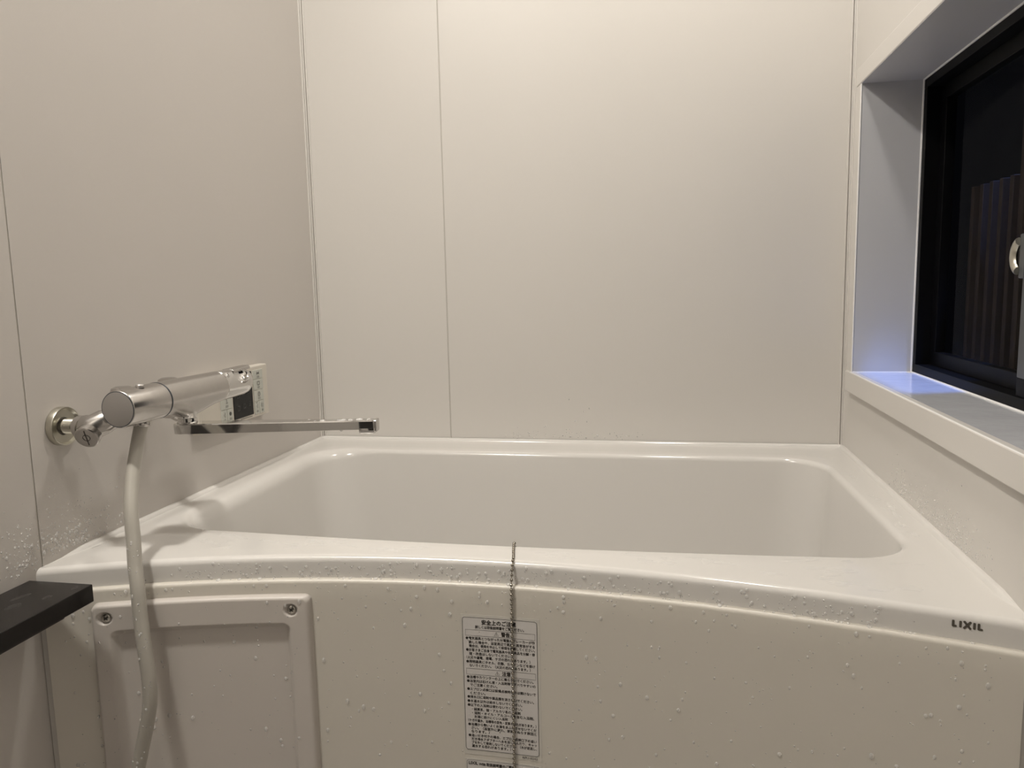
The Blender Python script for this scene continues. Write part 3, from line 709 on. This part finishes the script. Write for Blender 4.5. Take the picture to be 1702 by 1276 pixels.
# spout
SPZ = 0.1570
sp = empty('spout', (BX, BY, SPZ), tap)
bm = bmesh.new(); lathe(bm, (BX, BY, SPZ + 0.006), (0, 0, 1), [(0, 0.0140), (0.002, 0.0148), (0.003, 0.0138), (0.008, 0.0138), (0.0085, 0.0130), (0.0095, 0.0138), (0.026, 0.0142)], 48); obj('swivel_collar', bm, M['chrome'], sp)
e1 = Vector((0.394, 0.268, 0)); d = Vector((e1.x - BX, e1.y - BY, 0)).normalized(); nn = Vector((-d.y, d.x, 0)); Ls = (Vector((e1.x - BX, e1.y - BY, 0))).length
bm = bmesh.new(); L = []
st_ = [(-0.0175, 0.45), (-0.0165, 0.72), (-0.013, 0.92), (-0.006, 1.0)] + [(Ls * t, 1.0) for t in (0.05, 0.2, 0.4, 0.6, 0.8, 0.9)] + [(Ls - 0.004, 1.0), (Ls - 0.001, 0.9), (Ls, 0.8)]
for s, k in st_:
    u_ = max(0, s) / Ls; hw = lerp(0.0165, 0.0115, min(1, u_ * 1.2)) * k; z0 = SPZ - 0.0085 + 0.003 * u_; z1 = SPZ + 0.0070 + 0.001 * u_
    c = Vector((BX, BY, 0)) + d * s
    L.append([c + nn * a + Vector((0, 0, z)) for a, z in ((-hw * 0.86, z0), (-hw, z1 - 0.0015), (-hw + 0.0015, z1), (hw - 0.0015, z1), (hw, z1 - 0.0015), (hw * 0.86, z0))])
rings(bm, L); obj('spout_arm', bm, M['chrome'], sp, angle=35)
tip = Vector((BX, BY, 0)) + d * (Ls - 0.012)
bm = bmesh.new(); L = []
for z, k in ((SPZ - 0.0115, 0.92), (SPZ - 0.0100, 1.0), (SPZ - 0.004, 1.0)):
    L.append([tip + d * a + nn * b + Vector((0, 0, z)) for a, b in [(x_ * k, y_ * k) for x_, y_ in rrect(-0.0135, 0.0118, -0.0112, 0.0112, 0.003, 4)]])
rings(bm, L); obj('outlet_tip', bm, M['chrome'], sp, angle=35)
boxo_tip = bmesh.new()
L = [[tip + d * (0.0122 + a) + nn * b + Vector((0, 0, SPZ + z)) for b, z in rrect(-0.0105, 0.0105, -0.0095, 0.0085, 0.0025, 4)] for a in (-0.002, 0.0004, 0.0012)]
rings(boxo_tip, L); obj('end_cap', boxo_tip, M['satin'], sp, angle=35)
# hose union under the body
bm = bmesh.new(); lathe(bm, (0.100, 0.131, AZ - 0.015), (-0.03, -0.25, -1), [(0, 0.0100), (0.010, 0.0100), (0.012, 0.0112), (0.016, 0.0112), (0.018, 0.0100)], 28); obj('hose_union', bm, M['satin'], tap)
hp = tag(empty('shower_hose', (0.13, 0.03, FLOOR)), 'pale grey plastic shower hose hanging from the mixer tap', 'hose')
pts = catmull([(0.1002, 0.129, 0.183), (0.0985, 0.117, 0.150), (0.1060, 0.091, 0.107), (0.1172, 0.070, 0.071), (0.1272, 0.057, 0.034), (0.1326, 0.049, 0.0076), (0.1406, 0.040, -0.0253), (0.1451, 0.035, -0.0644),
               (0.1504, 0.031, -0.1033), (0.1543, 0.029, -0.1439), (0.1530, 0.028, -0.1778), (0.1444, 0.028, -0.2127), (0.1338, 0.028, -0.2482), (0.1250, 0.026, -0.2850), (0.118, 0.015, -0.36), (0.122, -0.015, -0.44), (0.150, -0.07, FLOOR + 0.014), (0.21, -0.15, FLOOR + 0.0102), (0.24, -0.27, FLOOR + 0.0102)], 8)
bm = bmesh.new(); tube(bm, pts, 0.0092, 24); obj('hose_tube', bm, M['hose'], hp)
bm = bmesh.new(); lathe(bm, pts[0] + Vector((0, 0, 0.002)), (pts[3] - pts[0]), [(0, 0.0100), (0.001, 0.0106), (0.006, 0.0106), (0.008, 0.0096)], 28); obj('hose_ferrule', bm, M['nickel'], hp)

# ------------------------------------------------------------------ bath controller on the tap wall
cy0, cy1, cz0, cz1, ct = 0.386, 0.630, 0.1105, 0.2135, 0.019
rc = tag(empty('bath_controller', (0, 0.5, 0.1)), 'white bath remote controller with black screen on the wall behind the tap', 'controller')
boxo('controller_body', M['ctrl'], (0.0005, ct, cy0, cy1, cz0, cz1), rc, bevel=0.003)
boxo('cover_flap', M['ctrl'], (ct - 0.001, ct + 0.0008, cy0 + 0.004, 0.447, cz0 + 0.004, cz1 - 0.004), rc, bevel=0.0006)
boxo('display_screen', M['screen'], (ct - 0.001, ct + 0.0016, 0.4965, 0.566, 0.1185, 0.2045), rc, bevel=0.0006)
PCX = ct + 0.0019
def PW(u, v): return Vector((PCX, u, v))
bm = bmesh.new()
for u, v in ((0.512, 0.186), (0.530, 0.189), (0.548, 0.187), (0.512, 0.162), (0.532, 0.165), (0.550, 0.166), (0.512, 0.138), (0.533, 0.140), (0.552, 0.142)):
    add_strip(bm, [(u - 0.003, v - 0.004), (u - 0.003, v + 0.004), (u + 0.003, v + 0.004), (u + 0.003, v - 0.004)], 0.0012, PW)
obj('segment_icons', bm, M['ghost'], rc, smooth=False)
def button(y0, y1, z0, z1, icon):
    b = boxo('button', M['button'], (ct - 0.001, ct + 0.0014, y0, y1, z0, z1), rc, bevel=0.0005)
    bm = bmesh.new(); u, v = (y0 + y1) / 2, lerp(z0, z1, 0.62); s = min(0.0042, (y1 - y0) * 0.24)
    if icon == 'ring': add_strip(bm, [(u + s * math.cos(a), v + s * math.sin(a)) for a in [2 * math.pi * i / 16 for i in range(16)]], 0.0010, PW); add_strip(bm, [(u, v + s * .5), (u, v - s * .5)], 0.001, PW, False)
    elif icon == 'square': add_strip(bm, rrect(u - s, u + s, v - s * .8, v + s * .8, s * .25, 3), 0.0011, PW)
    elif icon == 'fan':
        for sg in (-1, 1): bm.faces.new([bm.verts.new(PW(u + a, v + b)) for a, b in ((0, 0), (sg * s, s * .9), (sg * s, -s * .9))])
    elif icon == 'dot': disc(bm, u, v, s * 0.9, PW)
    elif icon == 'drop': add_strip(bm, [(u, v + s), (u, v - s * .4)], 0.001, PW, False); add_strip(bm, [(u - s * .8, v - s * .8), (u + s * .8, v - s * .8)], 0.0011, PW, False)
    elif icon == 'steam':
        for q in (-0.6, 0.6): add_strip(bm, [(u + q * s, v - s), (u + q * s, v + s)], 0.0010, PW, False)
    elif icon == 'wedge': add_strip(bm, [(u + s * .5, v + s), (u - s * .6, v), (u + s * .5, v - s)], 0.0010, PW)
    vt = lerp(z0, z1, 0.22)
    for q in (-0.0024, 0.0024) if (y1 - y0) > 0.025 else (-0.0018, 0.0018):
        k = 0.0015
        add_strip(bm, [(u + q - k, vt - k), (u + q + k, vt - k), (u + q + k, vt + k), (u + q - k, vt + k)], 0.0007, PW)
    obj('button_icon', bm, M['greyink'], b, smooth=False)
for (z0, z1), ic in zip(((0.1865, 0.2045), (0.1645, 0.1855), (0.1425, 0.1635)), ('fan', 'square', 'ring')): button(0.5715, 0.6085, z0, z1, ic)
button(0.5715, 0.5895, 0.1165, 0.1415, 'wedge'); button(0.5905, 0.6085, 0.1165, 0.1415, 'steam')
for (z0, z1), ic in zip(((0.189, 0.2085), (0.1685, 0.188), (0.1435, 0.1675)), ('ring', 'square', 'drop')): button(0.4535, 0.4915, z0, z1, ic)
button(0.4535, 0.472, 0.1185, 0.1425, 'wedge'); button(0.473, 0.4915, 0.1185, 0.1425, 'dot')
bm = bmesh.new(); box(bm, ct, ct + 0.0014, 0.578, 0.5815, 0.1385, 0.1405); obj('indicator_light', bm, M['caulk'], rc, smooth=False)
PCX = ct + 0.0003; bm = bmesh.new()
for i in range(9): u = 0.520 + i * 0.0048; add_strip(bm, [(u, 0.1152), (u + 0.0034, 0.1152)], 0.0013, PW, False)
obj('small_print', bm, M['ink'], rc, smooth=False)

# ------------------------------------------------------------------ black counter shelf in the foreground
sh = tag(empty('counter_shelf', (0, -0.25, -0.0335)), 'glossy black shelf on the left wall, wet with drops', 'shelf')
boxo('shelf_board', M['black'], (0.0005, 0.0955, -0.26, 0.0145, -0.0330, -0.0097), sh, bevel=0.0012)
boxo('underside_rib', M['black'], (0.0005, 0.0900, -0.25, -0.030, -0.0370, -0.0328), sh, bevel=0.001)
for y in (-0.20,):
    boxo('bracket', M['black'], (0.0005, 0.060, y - 0.006, y + 0.006, -0.075, -0.0365), sh, bevel=0.002)

# ------------------------------------------------------------------ water
def drop_mesh(bm, p, n, r, flat=0.6, stretch=1.0, along=Vector((0, 0, -1)), seg=8, lv=3):
    n = n.normalized(); al = (along - n * along.dot(n))
    al = al.normalized() if al.length > 1e-6 else frame_for(n)[0]
    sd = n.cross(al); L = []
    for k in range(lv):
        b = math.pi / 2 * k / lv
        ring = []
        for i in range(seg):
            a = 2 * math.pi * i / seg; c, s = math.cos(a), math.sin(a)
            f = stretch if c > 0 else lerp(stretch, 1, 0.3)
            ring.append(bm.verts.new(p + (al * c * f * r + sd * s * r) * math.cos(b) + n * (r * flat * math.sin(b))))
        L.append(ring)
    topv = bm.verts.new(p + n * r * flat)
    for a, b in zip(L, L[1:]):
        for i in range(seg): bm.faces.new((a[i], a[(i + 1) % seg], b[(i + 1) % seg], b[i]))
    for i in range(seg): bm.faces.new((L[-1][i], L[-1][(i + 1) % seg], topv))
rnd = random.Random(11)
def rad(lo, hi): return 1.25 * (lo + (hi - lo) * rnd.random() ** 2.6)
def En(x): return Vector(((E(x + .01) - E(x - .01)) / 0.02, -1, 0)).normalized()
bm = bmesh.new()                                     # on the fascia
for i in range(330):
    x = rnd.uniform(0.17, 1.06) if rnd.random() < .92 else rnd.uniform(.03, 1.16); z = -0.0285 + 0.021 * rnd.random() ** 1.5
    drop_mesh(bm, Vector((x, E(x) + FASC - 0.001, z)), En(x), rad(0.0006, 0.0021), 0.6, 1 + .4 * rnd.random())
for i in range(70):
    x = rnd.uniform(0.15, 1.15); drop_mesh(bm, Vector((x, E(x) - 0.0125, -0.0300)), Vector((0, -.3, 1)), rad(0.0008, 0.0026), 0.5)
tag(obj('fascia_droplets', bm, M['water'], recalc=False), 'small water drops along the front edge of the bathtub rim', 'water drops', kind='stuff')
bm = bmesh.new()                                     # on the apron and its access panel
for i in range(620):
    x = rnd.uniform(0.03, 1.17); z = -0.038 - 0.25 * rnd.random() ** (2.0 if rnd.random() < .6 else 1.0)
    if SX0 - .002 < x < SX1 + .002 and z < SZ1 + .003 and rnd.random() < .75: continue
    h_ = 0.0
    if PX0 < x < PX1 and PZ0 < z < PZ1: h_ = ph(x, z) - 0.0004
    if PX0 - .004 < x < PX0 + .008 or PX1 - .008 < x < PX1 + .004: continue
    if abs(z - PZ1) < .006 and PX0 - .01 < x < PX1 + .01: continue
    r = rad(0.0005, 0.0022)
    drop_mesh(bm, Vector((x, E(x) + APR - h_ - (0.0004 if SX0 < x < SX1 else 0), z)), En(x), r, 0.6, 1 + .8 * rnd.random() * (r > .001))
tag(obj('apron_droplets', bm, M['water'], recalc=False), 'scattered water drops on the bathtub apron', 'water drops', kind='stuff')
bm = bmesh.new()                                     # fine spray on the tap wall beside the rim
for i in range(520):
    y = rnd.gauss(0.075, 0.055); z = 0.008 + abs(rnd.gauss(0, 0.035))
    if y < ls + .003 and y > ls - .003: continue
    if y < 0.01: z = -0.004 + abs(rnd.gauss(0.02, 0.035))
    if z > .12 or (z < .0065 and y > .03): continue
    drop_mesh(bm, Vector((0, y, z)), Vector((1, 0, 0)), rad(0.0004, 0.0017) * (1.2 if z < .04 else .7), 0.6, 1 + .3 * rnd.random())
for i in range(120):
    y = rnd.uniform(-0.16, 0.03); z = rnd.uniform(0.0, 0.075)
    drop_mesh(bm, Vector((0, y, z)), Vector((1, 0, 0)), rad(0.0006, 0.0019), 0.6, 1 + .5 * rnd.random())
tag(obj('tap_wall_droplets', bm, M['water'], recalc=False), 'fine water spray on the left wall by the rim corner', 'water drops', kind='stuff')
bm = bmesh.new()                                     # fine spray under the window and on the back wall
for i in range(420):
    y = rnd.gauss(0.30, 0.075) if i < 300 else rnd.gauss(0.50, .03); z = 0.008 + abs(rnd.gauss(0.0, 0.022))
    drop_mesh(bm, Vector((W, y, z)), Vector((-1, 0, 0)), rad(0.0004, 0.0013), 0.6)
tag(obj('window_wall_droplets', bm, M['water'], recalc=False), 'fine water spray on the right wall under the window', 'water drops', kind='stuff')
bm = bmesh.new()
for i in range(60):
    x = rnd.uniform(0.45, 0.80); drop_mesh(bm, Vector((x, D, 0.008 + abs(rnd.gauss(0, .01)))), Vector((0, -1, 0)), rad(0.0006, 0.002), 0.6)
for i in range(6): drop_mesh(bm, Vector((rnd.uniform(.6, .72), D, rnd.uniform(.02, .10))), Vector((0, -1, 0)), .0012, .6, 2)
tag(obj('back_wall_droplets', bm, M['water'], recalc=False), 'few water drops low on the back wall above the rim', 'water drops', kind='stuff')
bm = bmesh.new()                                     # on hose
for i in range(70):
    k = rnd.randrange(32, 100); p, q = pts[k], pts[k + 1]; t = (q - p).normalized()
    a = rnd.uniform(-1.2, 1.2); side_ = Vector((1, 0, 0)); fr_ = Vector((0, -1, 0)); n_ = (fr_ * math.cos(a) + side_ * math.sin(a)); n_ = (n_ - t * n_.dot(t)).normalized()
    drop_mesh(bm, p.lerp(q, rnd.random()) + n_ * 0.0090, n_, rad(0.0006, 0.0017), 0.6, 1 + .5 * rnd.random())
tag(obj('hose_droplets', bm, M['water'], recalc=False), 'small water drops clinging to the shower hose', 'water drops', kind='stuff')
bm = bmesh.new()                                     # on and under the black shelf
for x, y, r, s in ((0.036, -0.035, 0.0030, 5.0), (0.082, 0.000, 0.0028, 1.8), (0.070, -0.032, 0.0032, 2.2), (0.050, -0.062, 0.0042, 2.6), (0.020, -0.07, 0.003, 2), (0.062, -0.11, 0.004, 2)):
    drop_mesh(bm, Vector((x, y, -0.0098)), Vector((0, 0, 1)), r, 0.55, s, Vector((-0.35, -1, 0)), 16, 5)
drop_mesh(bm, Vector((0.0935, -0.008, -0.0329)), Vector((0, 0, -1)), 0.0024, 0.9, 1.0, Vector((0, 1, 0)), 14, 5)
drop_mesh(bm, Vector((0.0938, -0.100, -0.0329)), Vector((0, 0, -1)), 0.0034, 1.3, 1.0, Vector((0, 1, 0)), 14, 5)
tag(obj('shelf_droplets', bm, M['bead_drop'], recalc=False), 'water drops lying on and hanging from the black shelf', 'water drops', kind='stuff')
bm = bmesh.new()                                     # on the spout
for i in range(26):
    s = rnd.uniform(0.60, 1.0) * Ls; b = rnd.uniform(-.008, .008); c = Vector((BX, BY, SPZ + 0.0070 + 0.001 * s / Ls)) + d * s + nn * b
    drop_mesh(bm, c - Vector((0, 0, .0002)), Vector((0, 0, 1)), rad(.0008, .0026), .6, 1 + rnd.random(), Vector((1, .3, 0)))
drop_mesh(bm, Vector((BX, BY, SPZ - 0.0060)) + d * (Ls * .82) - nn * .008, Vector((0, 0, -1)), .0024, 1.1, 1, Vector((1, 0, 0)), 12, 5)
drop_mesh(bm, tip - d * .004 - nn * .007 + Vector((0, 0, SPZ - .0114)), Vector((0, 0, -1)), .0030, .5, 1.6, Vector((1, 0, 0)), 12, 5)
tag(obj('spout_droplets', bm, M['water'], recalc=False), 'water drops on the end of the chrome spout', 'water drops', kind='stuff')
# thin water films lying on the rim top
bm = bmesh.new()
def film(cx_, cy_, ax_, ay_, rot, h_):
    n_ = 26; ph0 = rnd.random() * 6; L = []
    for rr, z in ((1.0, 0.0001), (0.93, h_ * .55), (0.82, h_ * .9), (0.5, h_)):
        loop = []
        for i in range(n_):
            a = 2 * math.pi * i / n_
            k = 1 + .22 * math.sin(3 * a + ph0) + .14 * math.sin(5 * a + 2.1 * ph0) + .08 * math.sin(8 * a + ph0)
            u_, v_ = ax_ * k * rr * math.cos(a), ay_ * k * rr * math.sin(a)
            loop.append(Vector((cx_ + u_ * math.cos(rot) - v_ * math.sin(rot), cy_ + u_ * math.sin(rot) + v_ * math.cos(rot), z)))
        L.append(loop)
    vs_ = rings(bm, L, True, cap=False); bm.faces.new(vs_[-1])
def zone(): 
    r = rnd.random()
    if r < .5: x = rnd.uniform(.14, .50)
    elif r < .8: x = rnd.uniform(.5, .95)
    else: x = rnd.uniform(.95, 1.12)
    y0, y1 = E(x) + .012, 0.200 + .020 * ((x - .6) / .535) ** 2 - .016
    return x, lerp(y0, y1, rnd.random() ** .6), y1 - y0
for i in range(46):
    x, y, w_ = zone(); film(x, y, rnd.uniform(.006, .024), min(w_ * .22, rnd.uniform(.003, .008)), rnd.uniform(-.3, .3), rnd.uniform(.0004, .0010))
for i in range(12):
    film(rnd.uniform(1.155, 1.18), rnd.uniform(.30, .70), .005, rnd.uniform(.006, .02), 0, .0006)
tag(obj('rim_water_film', bm, M['wet'], recalc=False), 'thin irregular puddles of water on the bathtub rim', 'water', kind='stuff')
